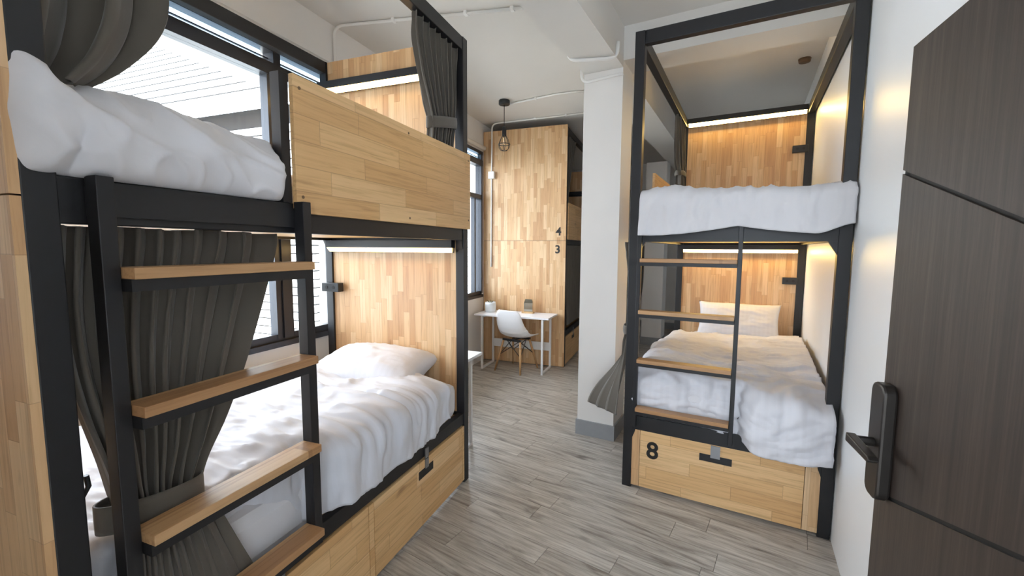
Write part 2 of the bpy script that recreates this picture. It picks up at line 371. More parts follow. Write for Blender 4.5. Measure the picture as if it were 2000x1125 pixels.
# ------------------------------------------------------------------ bunk beds
RZ0, RZ1, LZ0, LZ1, P = 1.65, 1.757, .412, .487, .06
class Bunk(Thing):
    def posts(s, x0, x1, y0, y1, H):
        s.x0, s.x1, s.y0, s.y1, s.H = x0, x1, y0, y1, H
        for a in (x0, x1 - P):
            for b in (y0, y1 - P): s.part('post', B(a, a+P, b, b+P, 0, H), M['metal'], bevel=.003)
        for a in (x0, x1 - P):
            s.part('side_rail', B(a+.008, a+P-.008, y0+P, y1-P, RZ0, RZ1), M['metal'], bevel=.003)
            s.part('side_rail', B(a+.008, a+P-.008, y0+P, y1-P, LZ0, LZ1), M['metal'], bevel=.003)
            s.part('top_rail', B(a+.005, a+P-.005, y0+P, y1-P, H-.08, H), M['metal'], bevel=.003)
        for b in (y0, y1 - P):
            s.part('end_rail', B(x0+P, x1-P, b+.008, b+P-.008, RZ0, RZ1), M['metal'], bevel=.003)
            s.part('end_rail', B(x0+P, x1-P, b+.008, b+P-.008, LZ0, LZ1), M['metal'], bevel=.003)
        s.part('bed_base', B(x0+P, x1-P, y0+P, y1-P, 1.668, 1.69), M['ply'])
        s.part('bed_base', B(x0+P, x1-P, y0+P, y1-P, .45, .468), M['ply'])
    def led(s, x0, x1, y, z, lit=True, mat='led'):       # bar front at y, bottom at z; the strip sits in a 45 degree channel under it
        b = s.part('light_bar', MB().box(x0, x1, y, y+.05, z, z+.05).box(x0, x1, y+.0305, y+.038, z-.032, z-.0002), M['metal'])
        if lit: s.part('led_strip', MB().prism([(y+.001, z-.0005), (y+.030, z-.030), (y+.030, z-.0005)], 'x', x0+.01, x1-.01), M[mat], b, 'glowing warm white strip')
    def socket(s, x0, x1, y, z, d=.055):
        b = s.part('socket_box', B(x0, x1, y-d, y, z, z+.065), M['black'], bevel=.004)
        for k in range(2):
            cx = lerp(x0, x1, .3+.4*k); s.part('socket_hole', MB().tube([(cx, y-d-.002, z+.033), (cx, y-d+.001, z+.033)], .012, 12), M['groove'], b)

# --- near left bunk: aisle side x1
LX0, LX1, LY0, LY1 = -2.431, -1.281, .477, 2.587
L = Bunk('bunk_bed', 'tall black steel bunk by the near window with ladder on its long side', 'bunk bed', ((LX0+LX1)/2, (LY0+LY1)/2, 0), LM, 'steel and rubberwood bunk beds')
L.posts(LX0, LX1, LY0+.018, LY1, 2.916)
for z0, z1 in ((.01, 1.703), (1.707, 2.95)): L.part('end_panel', B(LX0-.01, LX1, LY0, LY0+.018, z0, z1), M['wx'])
L.part('headboard', B(LX0+P, LX1-P, LY1-.045, LY1-.027, .49, 1.65), M['wx'])
L.part('headboard', B(LX0+P, LX1-P, LY1-.045, LY1-.027, 1.757, 2.914), M['wx'])
gp = L.part('guard_panel', B(LX1-.002, LX1+.018, 1.188, LY1+.002, 1.722, 2.203), M['wy'], bevel=.002)
for yy in (1.215, 1.89, 2.56):
    for zz in (1.78, 2.16) if yy != 1.89 else (1.75, 2.17):
        L.part('screw', MB().tube([(LX1+.017, yy, zz), (LX1+.0195, yy, zz)], .006, 10), M['brown'], gp)
L.part('guard_post', B(LX1-.045, LX1-.004, 1.15, 1.187, RZ1, 2.2), M['metal'])
L.led(LX0+.02, LX1-P, LY1-.11, 2.71, mat='led_dim'); L.led(LX0+P, LX1-P, LY1-.12, 1.60, mat='led_dim')
L.socket(LX0+.005, LX0+.16, LY1-.06, 1.275)
def drawer_side(t, y0, y1, x):
    d = t.part('drawer', B(x-.02, x+.002, y0, y1, .022, .40), M['wy'], bevel=.0015)
    ym = (y0 + y1) / 2
    t.part('drawer_pull', B(x+.0005, x+.0045, ym-.075, ym+.075, .305, .352), M['black'], d)
    t.part('lock_hasp', MB().box(x+.002, x+.008, ym-.012, ym+.022, .345, .40).box(x+.002, x+.008, ym-.012, ym+.022, .405, .462), M['steel'], d)
drawer_side(L, 1.588, 2.497, LX1-.004); drawer_side(L, .575, 1.545, LX1-.004)
L.part('drawer_divider', B(LX1-.022, LX1-.003, 1.55, 1.583, .022, .40), M['wy']); L.part('drawer_divider', B(LX1-.022, LX1-.003, 2.502, 2.527, .022, .40), M['wy'])
L.part('corner_bracket', MB().prism([(LY1-P, RZ0), (LY1-P-.02, RZ0), (LY1-P, RZ0-.06)], 'x', LX1-.05, LX1-.008), M['metal'])
L.part('corner_bracket', MB().prism([(LY1-P, RZ0), (LY1-P-.03, RZ0), (LY1-P, RZ0-.06)], 'x', LX0+.01, LX0+P-.01), M['metal'])
lad = L.part('ladder', MB().box(LX1, LX1+.006, .60, 1.225, RZ0+.02, RZ1-.02), M['metal'])
RUNG_L = [1.535, 1.195, .863, .535]
for y in (.60, 1.187): L.part('ladder_rail', MB().box(LX1+.001, LX1+.045, y, y+.036, LZ1-.03, RZ1+.004), M['metal'], lad, bevel=.002)
for z in RUNG_L:
    L.part('tread', B(LX1+.004, LX1+.092, .638, 1.186, z-.014, z+.014), M['tread_y'], lad, bevel=.002)
    L.part('tread_bracket', B(LX1+.008, LX1+.08, .637, 1.187, z-.044, z-.0145), M['metal'], lad)
L.part('tieback_hook', MB().tube([(LX1-P, LY0+.06, 1.0), (LX1-P, LY0+.10, .985), (LX1-P-.01, LY0+.115, 1.0), (LX1-P-.01, LY0+.112, 1.03)], .006, 8), M['black'])

# --- right bunk: aisle side x=0, ladder at the foot
W2, L2, H2 = 1.152, 2.17, 2.94
R = Bunk('bunk_bed', 'tall black steel bunk numbered eight against the right wall', 'bunk bed', (W2/2, L2/2, 0), RM, 'steel and rubberwood bunk beds')
R.posts(0, W2, 0, L2, H2)
for b in (0, L2-P): R.part('top_rail', B(P, W2-P, b+.005, b+P-.005, H2-.08, H2), M['metal'], bevel=.003)
R.part('headboard', B(P, W2-P, L2-.045, L2-.027, .49, 1.65), M['wx']); R.part('headboard', B(P, W2-P, L2-.045, L2-.027, 1.757, H2-.08), M['wx'])
R.led(P, W2-P, L2-.125, 1.60); R.led(P, W2-P, L2-.115, H2-.055)
R.socket(.975, 1.10, L2-.045, 1.27, .045); R.socket(.99, 1.115, L2-.045, 2.51, .045)
R.part('guard_panel', B(-.012, .006, .735, L2-.06, 1.765, 2.195), M['wy'])
d = R.part('drawer', B(.112, 1.018, -.002, .02, .022, .408), M['wxh'], bevel=.0015)
R.part('drawer_pull', B(.475, .655, -.006, -.0005, .298, .342), M['black'], d)
R.part('lock_hasp', MB().box(.537, .59, -.010, -.002, .328, .405).box(.54, .592, .002, .008, .41, .455), M['steel'], d)
me = numeral('8', .155, .002); o = bpy.data.objects.new('numeral', me); COL.objects.link(o); o.parent = d
o.location = Vector((.193, -.004, .282)) - R.base; o.rotation_euler = (PI/2, 0, 0); o['label'] = 'black number eight'
R.part('drawer_divider', B(.06, .109, 0, .018, .022, .408), M['wx']); R.part('drawer_divider', B(1.021, W2-P, 0, .018, .022, .408), M['wx'])
R.part('lower_skirt', B(P, W2-P, .0, .012, .408, .50), M['metal']); R.part('upper_skirt', B(P, W2-P, .0, .012, RZ0-.004, 1.80), M['metal'])
for a, sg in ((P, 1), (W2-P, -1)):
    R.part('corner_bracket', MB().prism([(a, .41), (a+sg*.02, .41), (a+sg*.015, .39), (a, .35)], 'y', -.003, .015), M['metal'])
    R.part('corner_bracket', MB().prism([(a, RZ0), (a+sg*.045, RZ0), (a, RZ0-.075)], 'y', .005, .03), M['metal'])
lad = R.part('ladder', B(.06, .66, -.004, 0, RZ0+.01, RZ1-.03), M['metal'])
for a in (.062, .628): R.part('ladder_rail', B(a, a+.024, -.036, -.004, LZ1-.05, RZ1+.03), M['metal'], lad, bevel=.002)
for z in (1.53, 1.203, .887, .567):
    R.part('tread', B(.087, .627, -.075, -.006, z-.012, z+.012), M['tread_x'], lad, bevel=.002)
    R.part('tread_bracket', B(.086, .628, -.068, -.008, z-.034, z-.0125), M['metal'], lad)

# --- far bunk beyond the desk
FX0, FX1, FY0, FY1 = -2.512, -1.332, 5.57, 7.70
Fb = Bunk('bunk_bed', 'far bunk with full-height rubberwood end panel behind the desk', 'bunk bed', ((FX0+FX1)/2, (FY0+FY1)/2, 0), LM, 'steel and rubberwood bunk beds')
Fb.posts(FX0, FX1, FY0+.018, FY1, 3.17)
ep = [Fb.part('end_panel', B(FX0, FX1, FY0, FY0+.018, z0, z1), M['wx']) for z0, z1 in ((.01, 1.703), (1.707, 3.19))]
for t, x, z, q in (('4', -1.43, 1.82, 1), ('3', -1.44, 1.585, 0)):
    o = bpy.data.objects.new('numeral', numeral(t, .15, .002)); COL.objects.link(o); o.parent = ep[q]
    o.location = Vector((x, FY0-.002, z)) - Fb.base; o.rotation_euler = (PI/2, 0, 0); o['label'] = 'black number ' + {'4': 'four', '3': 'three'}[t]
Fb.part('headboard', B(FX0+P, FX1-P, FY1-.045, FY1-.027, .49, 1.65), M['wx']); Fb.part('headboard', B(FX0+P, FX1-P, FY1-.045, FY1-.027, 1.757, 2.95), M['wx'])
Fb.part('guard_panel', B(FX1-.002, FX1+.016, 5.66, FY1, 1.722, 2.203), M['wy'])
Fb.led(FX0+P, FX1-P, FY1-.11, 2.55, lit=False)
drawer_side(Fb, 5.65, 6.60, FX1-.004); drawer_side(Fb, 6.64, 7.62, FX1-.004)

# ------------------------------------------------------------------ bedding
def mattress(name, label, x0, x1, y0, y1, z0, z1, frame):
    mb = B(x0, x1, y0, y1, z0, z1)
    return single(name, mb, M['cotton'], label, 'mattress', ((x0+x1)/2, (y0+y1)/2, z0), frame, 'mattresses on the bunks', bevel=.055)
def fold(u, e, r, drop):           # arc length past an edge -> (outward position, drop)
    if u <= 0: return u, 0
    q = r * PI / 2
    if u < q: a = u / r; return r * math.sin(a), r * (1 - math.cos(a))
    return r, r + (u - q)
def duvet(name, label, x0, x1, y0, y1, zt, frame, left=0, right=0, foot=0, r=.07, mat=None, seed=0, amp=1.0, ztop=None, hem=None, res=.0125, flare=.12, side_folds=1.0, solid=.022, group='white duvets', bulge=None, aniso=True):
    # flat on [x0,x1]x[y0,y1]; left/right/foot are lengths of cloth hanging past those edges
    U0, U1, V0 = x0 - left, x1 + right, y0 - foot
    nu = int((U1-U0)/res)+1; nv = int((y1-V0)/res)+1
    def base(a, b):
        u = lerp(U0, U1, a); v = lerp(V0, y1, b)
        dl_ = x0 - u if left else -1; dr_ = u - x1 if right else -1; df_ = y0 - v if foot else -1
        hs = hem(u, v) if hem else 1
        px, dz1 = u, 0
        if dl_ > 0: o_, dz1 = fold(dl_*hs, 0, r, 0); px = x0 - o_ - flare*max(0, dz1-r)
        elif dr_ > 0: o_, dz1 = fold(dr_*hs, 0, r, 0); px = x1 + o_ + flare*max(0, dz1-r)
        py, dz2 = v, 0
        if df_ > 0: o_, dz2 = fold(df_*hs, 0, r, 0); py = y0 - o_ - flare*max(0, dz2-r)
        dz = (dz1**4 + dz2**4) ** .25
        if bulge and dr_ > 0: px += bulge(u, v) * sstep(0, .12, dr_)
        if bulge and df_ > 0: py -= bulge(u, v) * sstep(0, .12, df_)
        if dz1 > 0 and dz2 > 0: k = min(dz1, dz2); px += (-1 if dl_ > 0 else 1) * -.25*k
        z = zt - dz + (ztop(u, v) * (1 - sstep(0, .2, dz)) if ztop else 0)
        return (px, py, z), u, v, dz
    pts = []; meta = []
    for j in range(nv):
        for i in range(nu):
            p, u, v, dz = base(i/(nu-1), j/(nv-1)); pts.append(p); meta.append((u, v, dz))
    mb = MB(); mb.add(pts, [(j*nu+i, j*nu+i+1, (j+1)*nu+i+1, (j+1)*nu+i) for j in range(nv-1) for i in range(nu-1)], True)
    me = mb.mesh(name); nrm = [v.normal.copy() for v in me.vertices]; s = seed * 13.7
    for k, vt in enumerate(me.vertices):
        u, v, dz = meta[k]; side = sstep(.02, .14, dz)
        w = .016*nz(u*3.1+s, v*3.1, s) + .010*nz(u*7+s, v*6, 1+s)
        rd = 1 - abs(nz(u*(2.4 if aniso else 7)+1.2*nz(v*2, u*2, s), v*(8 if aniso else 3)+s, 2.3)); w += .014 * (rd**6)
        rd2 = 1 - abs(nz(u*(5 if aniso else 13)+s, v*(15 if aniso else 6)+2*nz(u*3, v*3, s), 5.1)); w += .009 * rd2**6
        t = u if foot and dz and v < y0 else v
        edge = sstep(.0, .05, dz) * (1 - .3*sstep(.15, .4, dz))
        w += side_folds * edge * (.016*nz(t*9+s, dz*2, 7) + .012*(1-abs(nz(t*14+s, dz*2.5, 9)))**3)
        vt.co += nrm[k] * (w * amp)
    base_pt = Vector(((x0+x1)/2, (y0+y1)/2, zt-.1))
    me.transform(Matrix.Translation(-base_pt))
    o = mesh_obj(name, me, mat or M['duvy'], None, solid=solid); o.matrix_world = frame @ Matrix.Translation(base_pt)
    return tag(o, label, 'duvet', group)
def pillow(label, c, size, rot, frame, seed=1):
    a, b, h = size; nu, nv = 44, 32; vs = []; fs = []; mb = MB()
    for sgn in (1, -1):
        def fn(p, q):
            u, v = p*2-1, q*2-1; g_ = max(0, 1-abs(u)**2.6)**.55 * max(0, 1-abs(v)**2.6)**.55
            x = u*a/2*(1-.07*(1-v*v)*abs(u)**3); y = v*b/2*(1-.09*(1-u*u)*abs(v)**3)
            wr = .010*nz(u*2+seed, v*2, seed) + .008*(1-abs(nz(u*3+seed*3, v*4, 4)))**4 + .010*(1-abs(nz(u*2.4+v, v*6+seed, 8)))**6
            return (x, y, sgn*h/2*g_ + wr*g_*sgn + .012*nz(u*1.3, v*1.3, seed+9))
        mb.grid(fn, nu, nv)
    me = mb.mesh('pillow'); bm = bmesh.new(); bm.from_mesh(me); bmesh.ops.remove_doubles(bm, verts=bm.verts, dist=.0008)
    bmesh.ops.recalc_face_normals(bm, faces=bm.faces); bm.to_mesh(me); bm.free()
    for p in me.polygons: p.use_smooth = True
    o = mesh_obj('pillow', me, M['duvx']); o.matrix_world = frame @ Matrix.Translation(Vector(c)) @ rot
    return tag(o, label, 'pillow', 'white pillows')

mattress('mattress', 'white sheeted mattress of the lower left bunk', LX0+.065, LX1-.045, LY0+.09, LY1-.065, .47, .70, LM)
mattress('mattress', 'upper left bunk mattress behind the rubberwood guard', LX0+.065, LX1-.065, LY0+.09, LY1-.065, 1.69, 1.88, LM)
mattress('mattress', 'white mattress on lower bunk numbered eight', .065, W2-.065, .03, L2-.065, .47, .70, RM)
mattress('mattress', 'mattress of the upper bunk by the right wall', .065, W2-.065, .03, L2-.065, 1.69, 1.88, RM)
# lower left duvet: hangs over the aisle side
def zl(u, v):
    return .03*math.sin((v-.4)*1.7) + .055*math.exp(-((v-1.845-.02*math.sin(u*6))/.022)**2)*-1 + .02*sstep(1.75, 1.83, v)*(1-sstep(1.86, 1.9, v)) + .02
duvet('duvet', 'white striped duvet drooping over the edge of the lower left bunk', LX0+.07, LX1-.145, LY0+.06, 2.28, .765, LM, right=.285, r=.075, seed=1, amp=1.2, flare=0, ztop=zl,
      hem=lambda u, v: 1 + .07*nz(v*2.2, 3) - .10*sstep(1.9, 2.3, v), bulge=lambda u, v: .085*sstep(1.2, 1.42, v) - .06*(1-sstep(.95, 1.15, v)))
pillow('white pillow lying flat against the lower left headboard', (-1.855, 2.315, .80), (.78, .50, .25), Matrix.Rotation(.10, 4, 'Z') @ Matrix.Rotation(.17, 4, 'X'), LM, 3)
# upper left duvet: bundled over the side rail at the ladder, its lower edge tucked in on the rail
def bundle():
    sec = [(-2.28, 1.93), (-2.0, 1.975), (-1.7, 2.0), (-1.50, 2.0), (-1.39, 1.985), (-1.31, 1.95), (-1.255, 1.90), (-1.232, 1.84), (-1.237, 1.79), (-1.262, 1.766), (-1.30, 1.764)]
    ya, yb, nu, nv = .488, 1.150, 110, 90
    def fn(a, b):
        f = b*(len(sec)-1); k = min(int(f), len(sec)-2); q = f-k
        p = [sec[max(k-1,0)], sec[k], sec[k+1], sec[min(k+2,len(sec)-1)]]
        x, z = [.5*((2*p[1][c])+(-p[0][c]+p[2][c])*q+(2*p[0][c]-5*p[1][c]+4*p[2][c]-p[3][c])*q*q+(-p[0][c]+3*p[1][c]-3*p[2][c]+p[3][c])*q**3) for c in (0, 1)]
        y = lerp(ya, yb, a); e = min(a/.09, (1-a)/.07, 1); kk = math.sqrt(max(0, 1-(1-e)**2))
        out = sstep(-1.42, -1.26, x)
        z += (.075*math.exp(-((y-.50)/.07)**2) + .03*math.exp(-((y-.69)/.05)**2) + .012*math.sin(y*17)) * sstep(1.80, 1.96, z)
        x += out * (.02*math.exp(-((y-.62)/.12)**2) - .015)
        w = .012*nz(y*5, z*5, 1) + .012*(1-abs(nz(y*4+z*5, z*3-y*4, 3)))**5 + .007*(1-abs(nz(y*9+z*7, z*8-y*6, 6)))**6
        w += .016*math.exp(-((y-.56-(z-1.75)*.35)/.02)**2) * (1-sstep(1.80, 1.90, z)) * -1
        w = w*1.9 - .012; x += w*out; z += w*(1-out)
        if x > -1.34: x = -1.34 + (x+1.34)*(.12+.88*kk)
        zm = 1.84; z = zm + (z-zm)*(.93+.07*kk)
        return (x, y, max(z, 1.760))
    o = single('duvet', MB().grid(fn, nu, nv), M['cotton'], 'white duvet bulging over the upper left rail above the ladder', 'duvet', (-1.7, .82, 1.88), LM, 'white duvets', solid=.012)
bundle()
# right lower duvet: hangs over foot and aisle side
duvet('duvet', 'rumpled white duvet on the lower bunk numbered eight', .12, W2-.03, .135, 1.93, .785, RM, left=.24, foot=.42, r=.085, seed=7, amp=1.35, mat=M['duvx'],
      ztop=lambda u, v: .02*math.sin(u*4+v*2) - .03*sstep(1.5, 1.93, v), hem=lambda u, v: .80 + .12*sstep(.64, .80, u) + .06*nz(u*4, v*3), flare=.02, bulge=lambda u, v: .13*sstep(.685, .80, u))
pillow('white pillow propped upright in lower bunk numbered eight', (.612, 1.985, .885), (.74, .42, .17), Matrix.Rotation(math.radians(58), 4, 'X'), RM, 5)
# right upper duvet / sheet over the foot rail
duvet('duvet', 'white sheet hanging over the upper foot rail by the right wall', .07, W2-.004, .03, 1.2, 1.955, RM, foot=.33, r=.075, seed=9, amp=1.1, aniso=False, mat=M['cotton'],
      hem=lambda u, v: .80 + .15*abs(math.sin((u-.62)*PI/.95)) - .16*sstep(.98, 1.15, u), ztop=lambda u, v: .012*math.sin(u*5), flare=.02, side_folds=1.1, solid=.012)

# ------------------------------------------------------------------ curtains
def curtain(name, label, levels, nfold, plane, frame, tie=None, tail=True, seed=0, group='taupe bunk curtains', jag=1.0, mat=None, skew=1.0):
    # levels: (z, s0, s1, amplitude, out) from top to bottom; plane(s, o, z) -> point
    lv = levels; nr = 64; nc = nfold*12+1
    def at(t):
        f = t*(len(lv)-1); i = min(int(f), len(lv)-2); q = f - i
        def cr(k):
            p0 = lv[max(i-1,0)][k]; p1 = lv[i][k]; p2 = lv[i+1][k]; p3 = lv[min(i+2,len(lv)-1)][k]
            return .5*((2*p1)+(-p0+p2)*q+(2*p0-5*p1+4*p2-p3)*q*q+(-p0+3*p1-3*p2+p3)*q**3)
        return [cr(k) for k in range(5)]
    def fn(a, b):
        z, s0, s1, am, out = at(b)
        ph = 2*PI*nfold*(1-(1-a)**skew) + .7*nz(a*nfold*.9, b*1.5, seed)*jag; w = (s1-s0)
        o_ = out + am*math.sin(ph)*(1+.5*nz(a*nfold*1.3, b*2, seed+3)) + .004*nz(a*20, b*9, seed)
        s_ = s0 + w*a + .55*min(am, w/nfold*.5)*math.sin(2*ph+.6) + .006*nz(a*7, b*3, seed+5)
        if z < lv[-1][0] + .02: pass
        return plane(s_, o_, z + .008*nz(a*6, 1, seed))
    z0 = min(l[0] for l in lv); l0 = lv[0]
    th = Thing(name, label, 'curtain', plane((l0[1]+l0[2])/2, l0[4], z0), frame, group)
    th.part('curtain_fabric', MB().grid(fn, nc, nr), mat or M['fabric'], solid=.003)
    if tie:
        zt, s0, s1, dep, out, hgt, tilt = tie; n = 36; mb = MB(); rows = []
        for k in range(5):
            for i in range(n):
                a = 2*PI*i/n; s_ = (s0+s1)/2 + (s1-s0)/2*math.cos(a); bul = 1+.12*math.sin(k/4*PI)
                rows.append(plane(s_, out + dep*bul*math.sin(a), zt + (k/4-.5)*hgt + tilt*(s_-(s0+s1)/2)))
        mb.add(rows, [(k*n+i, k*n+(i+1) % n, (k+1)*n+(i+1) % n, (k+1)*n+i) for k in range(4) for i in range(n)], True)
        th.part('tie_band', mb, mat or M['fabric'], solid=.005)
    return th
px_ = lambda X: (lambda s, o, z: (X + o, s, z))      # curtain hanging along the bed's long side
# lower left, behind the ladder, tied to the near post
curtain('bunk_curtain', 'dark taupe curtain behind the ladder tied back at the lower left bunk',
        [(1.648, .565, 1.165, .026, 0), (1.60, .562, 1.16, .026, 0), (1.45, .556, 1.11, .02, 0), (1.25, .572, 1.035, .022, 0), (1.05, .615, .945, .026, 0), (.93, .64, .875, .03, 0), (.86, .655, .855, .03, .005), (.80, .66, .875, .018, .04), (.68, .65, .915, .007, .060), (.50, .63, .985, .006, .062)],
        10, px_(LX1-.07), LM, tie=(.885, .60, .862, .05, 0, .075, -.12), seed=1, skew=1.7)
# upper left far end, tied to the far post
curtain('bunk_curtain', 'taupe curtain tied to the far post above the rubberwood guard',
        [(2.838, 2.03, 2.545, .022, 0), (2.80, 2.03, 2.545, .022, 0), (2.70, 2.035, 2.54, .024, 0), (2.55, 2.09, 2.525, .026, 0), (2.42, 2.15, 2.505, .028, 0), (2.33, 2.185, 2.49, .026, 0), (2.25, 2.18, 2.46, .026, 0), (2.05, 2.16, 2.44, .028, -.01), (1.92, 2.14, 2.44, .03, -.01)],
        8, px_(LX1-.045), LM, tie=(2.345, 2.175, 2.505, .04, 0, .065, .22), seed=2)
# upper left near end, gathered beside the near post
curtain('bunk_curtain', 'grey curtain billowing at the near end of the upper left bunk',
        [(2.836, .55, .80, .05, 0), (2.6, .55, .82, .06, 0), (2.40, .55, .83, .065, 0), (2.25, .55, .825, .07, 0), (2.15, .55, .80, .07, 0), (2.06, .55, .745, .06, -.01), (1.99, .55, .67, .05, -.02)],
        2, px_(LX1-.10), LM, tie=None, seed=3)
# far bunk
curtain('bunk_curtain', 'dark curtain drawn to the end panel on the upper far bunk',
        [(3.09, 5.60, 6.22, .02, 0), (3.0, 5.60, 6.18, .02, 0), (2.7, 5.60, 5.98, .022, 0), (2.4, 5.60, 5.80, .024, 0), (2.25, 5.60, 5.72, .024, 0), (2.0, 5.60, 5.70, .026, 0)],
        6, px_(FX1-.03), LM, seed=4)
curtain('bunk_curtain', 'dark curtain hanging closed over the lower far bunk',
        [(1.645, 5.66, 7.0, .012, 0), (1.3, 5.66, 7.0, .014, 0), (.9, 5.66, 7.0, .016, .01), (.56, 5.66, 7.0, .018, .02)],
        14, px_(FX1-.012), LM, seed=5)
# right bunk
curtain('bunk_curtain', 'taupe curtain in the far corner of the upper bunk by the right wall',
        [(2.86, 1.55, 2.09, .022, 0), (2.75, 1.56, 2.09, .024, 0), (2.6, 1.64, 2.09, .03, 0), (2.45, 1.72, 2.08, .034, 0), (2.36, 1.80, 2.07, .034, 0), (2.28, 1.80, 2.07, .034, 0), (2.0, 1.74, 2.07, .036, .02), (1.9, 1.74, 2.07, .036, .03)],
        6, (lambda s, o, z: (.025 + o, s, z)), RM, tie=(2.36, 1.79, 2.075, .045, 0, .05, 0), seed=6)
def flare_plane(s, o, z):
    k = sstep(1.02, .40, z); q = (s - .08) / .30
    return (o - k * (.05 + .27 * q), .10 + (1 - k) * (s - .08) + k * (.02 + .16 * q), z)
curtain('bunk_curtain', 'taupe curtain flaring out beside the lower bunk numbered eight',
        [(1.645, .09, .52, .045, -.035), (1.55, .09, .50, .04, -.03), (1.35, .085, .40, .034, -.012), (1.15, .08, .28, .03, -.012), (1.03, .08, .23, .028, -.015), (.95, .08, .28, .026, -.03), (.80, .08, .34, .016, -.03), (.62, .08, .37, .012, -.03), (.43, .08, .38, .012, -.03)],
        3, flare_plane, RM, tie=(1.05, .07, .24, .04, -.015, .06, 0), seed=7)

# ------------------------------------------------------------------ desk, chair and small things
DKX0, DKX1, DKY0, DKY1, DKZ = -2.44, -1.42, 5.10, 5.545, .735
D = Thing('desk', 'white desk on thin steel frames in front of the numbered panel', 'desk', ((DKX0+DKX1)/2, (DKY0+DKY1)/2, 0))
D.part('desk_top', B(DKX0, DKX1, DKY0, DKY1, DKZ-.022, DKZ), M['desk'], bevel=.002)
for x in (DKX0+.09, DKX1-.10):
    D.part('leg_frame', MB().box(x, x+.025, DKY0+.02, DKY0+.045, 0, DKZ-.022).box(x, x+.025, DKY1-.045, DKY1-.02, 0, DKZ-.022).box(x, x+.025, DKY0+.045, DKY1-.045, 0, .025).box(x, x+.025, DKY0+.045, DKY1-.045, DKZ-.047, DKZ-.022), M['wmetal'])
D.part('back_stretcher', B(DKX0+.115, DKX1-.10, DKY1-.04, DKY1-.025, .23, .34), M['wmetal'])
T = Thing('side_desk', 'white table end just past the black post of the near left bunk', 'desk', (-1.94, 3.0, 0))
T.part('desk_top', B(-2.42, -1.46, 2.79, 3.21, .718, .74), M['desk'], bevel=.002)
for x in (-2.38, -1.505):
    T.part('leg_frame', MB().box(x, x+.022, 2.81, 2.832, 0, .718).box(x, x+.022, 3.045, 3.067, 0, .718).box(x, x+.022, 2.832, 3.045, 0, .022), M['wmetal'])
# moulded shell chair
CM = Matrix.Translation((-1.90, 5.27, 0)) @ Matrix.Rotation(-.24, 4, 'Z')
C = Thing('shell_chair', 'white moulded shell chair with wooden dowel legs at the desk', 'chair', (0,0,0), CM)
prof = [(-.235,.815,.165,.028),(-.23,.76,.185,.034),(-.218,.68,.20,.045),(-.195,.58,.215,.07),(-.165,.51,.225,.09),(-.11,.457,.23,.085),(-.03,.437,.232,.065),(.07,.437,.232,.05),(.15,.446,.228,.038),(.205,.447,.215,.025),(.235,.432,.19,.012)]
def shell(a, b):
    f = b*(len(prof)-1); i = min(int(f), len(prof)-2); q = f-i
    y, z, w, c = [lerp(prof[i][k], prof[i+1][k], q) for k in range(4)]
    t = Vector((0, prof[i+1][0]-prof[i][0], prof[i+1][1]-prof[i][1])).normalized(); nrm = Vector((0, -t.z, t.y))
    s_ = a*2-1; rr = 1 - .25*max(0, (abs(2*b-1)-.8)/.2)**2*abs(s_)**2
    return tuple(Vector((w*math.sin(s_*1.35)/math.sin(1.35)*rr, y, z)) + nrm*(c*abs(s_)**2.4))
C.part('seat_shell', MB().grid(shell, 21, 41), M['white'], solid=.009, sub=1)
for sx in (-1, 1):
    for sy in (-1, 1):
        top = Vector((sx*.13, sy*.11, .405)); ft = Vector((sx*.20, sy*.215+.0, 0))
        C.part('leg', MB().tube([ft, lerp(ft, top, .5), top], .015, 10, radii=[.011, .016, .014]), M['beech'])
        a_ = lerp(ft, top, .52); o1 = Vector((-sx*.10, sy*.08, .40)); o2 = Vector((sx*.10, -sy*.08, .40))
        C.part('wire_strut', MB().tube([a_, o1], .005, 6), M['black']); C.part('wire_strut', MB().tube([a_, o2], .005, 6), M['black'])
C.part('seat_bracket', MB().box(-.14, .14, -.125, -.095, .398, .422).box(-.14, .14, .095, .125, .398, .422).box(-.012, .012, -.11, .11, .40, .418), M['black'])
# pot
Pt = Thing('plant_pot', 'small white round pot with dry sprig on the desk', 'pot', (-2.315, 5.36, DKZ))
Pt.part('pot_body', MB().lathe([(.062,0),(.072,.01),(.076,.10),(.07,.135),(.062,.135),(.058,.115),(0.001,.115)], (-2.315, 5.36, DKZ)), M['pot'])
Pt.part('soil', MB().lathe([(.001,.117),(.057,.117),(.057,.119),(.001,.122)], (-2.315, 5.36, DKZ)), M['soil'])
for k in range(5):
    a = k*1.3; Pt.part('sprig', MB().tube([(-2.315+.01*math.cos(a), 5.36+.01*math.sin(a), DKZ+.118), (-2.315+.03*math.cos(a), 5.36+.03*math.sin(a), DKZ+.145), (-2.315+.05*math.cos(a), 5.36+.05*math.sin(a), DKZ+.15+.006*k)], .004, 5, radii=[.003,.006,.001]), M['twig'])
# table mirror
Mr = Thing('table_mirror', 'small wooden framed mirror standing on the desk', 'mirror', (-1.80, 5.44, DKZ))
prm = [(-1.865,.0),(-1.735,.0),(-1.735,.155),(-1.75,.185),(-1.845,.185),(-1.868,.12)]
Mr.part('mirror_back', MB().prism([(x, DKZ+.006+z) for x, z in prm], 'y', 5.445, 5.457), M['ply'])
Mr.part('mirror_glass', MB().prism([(-1.80+(x+1.80)*.92, DKZ+.012+z*.95) for x, z in prm], 'y', 5.441, 5.4449), M['mirror'])
Mr.part('mirror_base', B(-1.88, -1.72, 5.40, 5.475, DKZ, DKZ+.02), M['ply'])
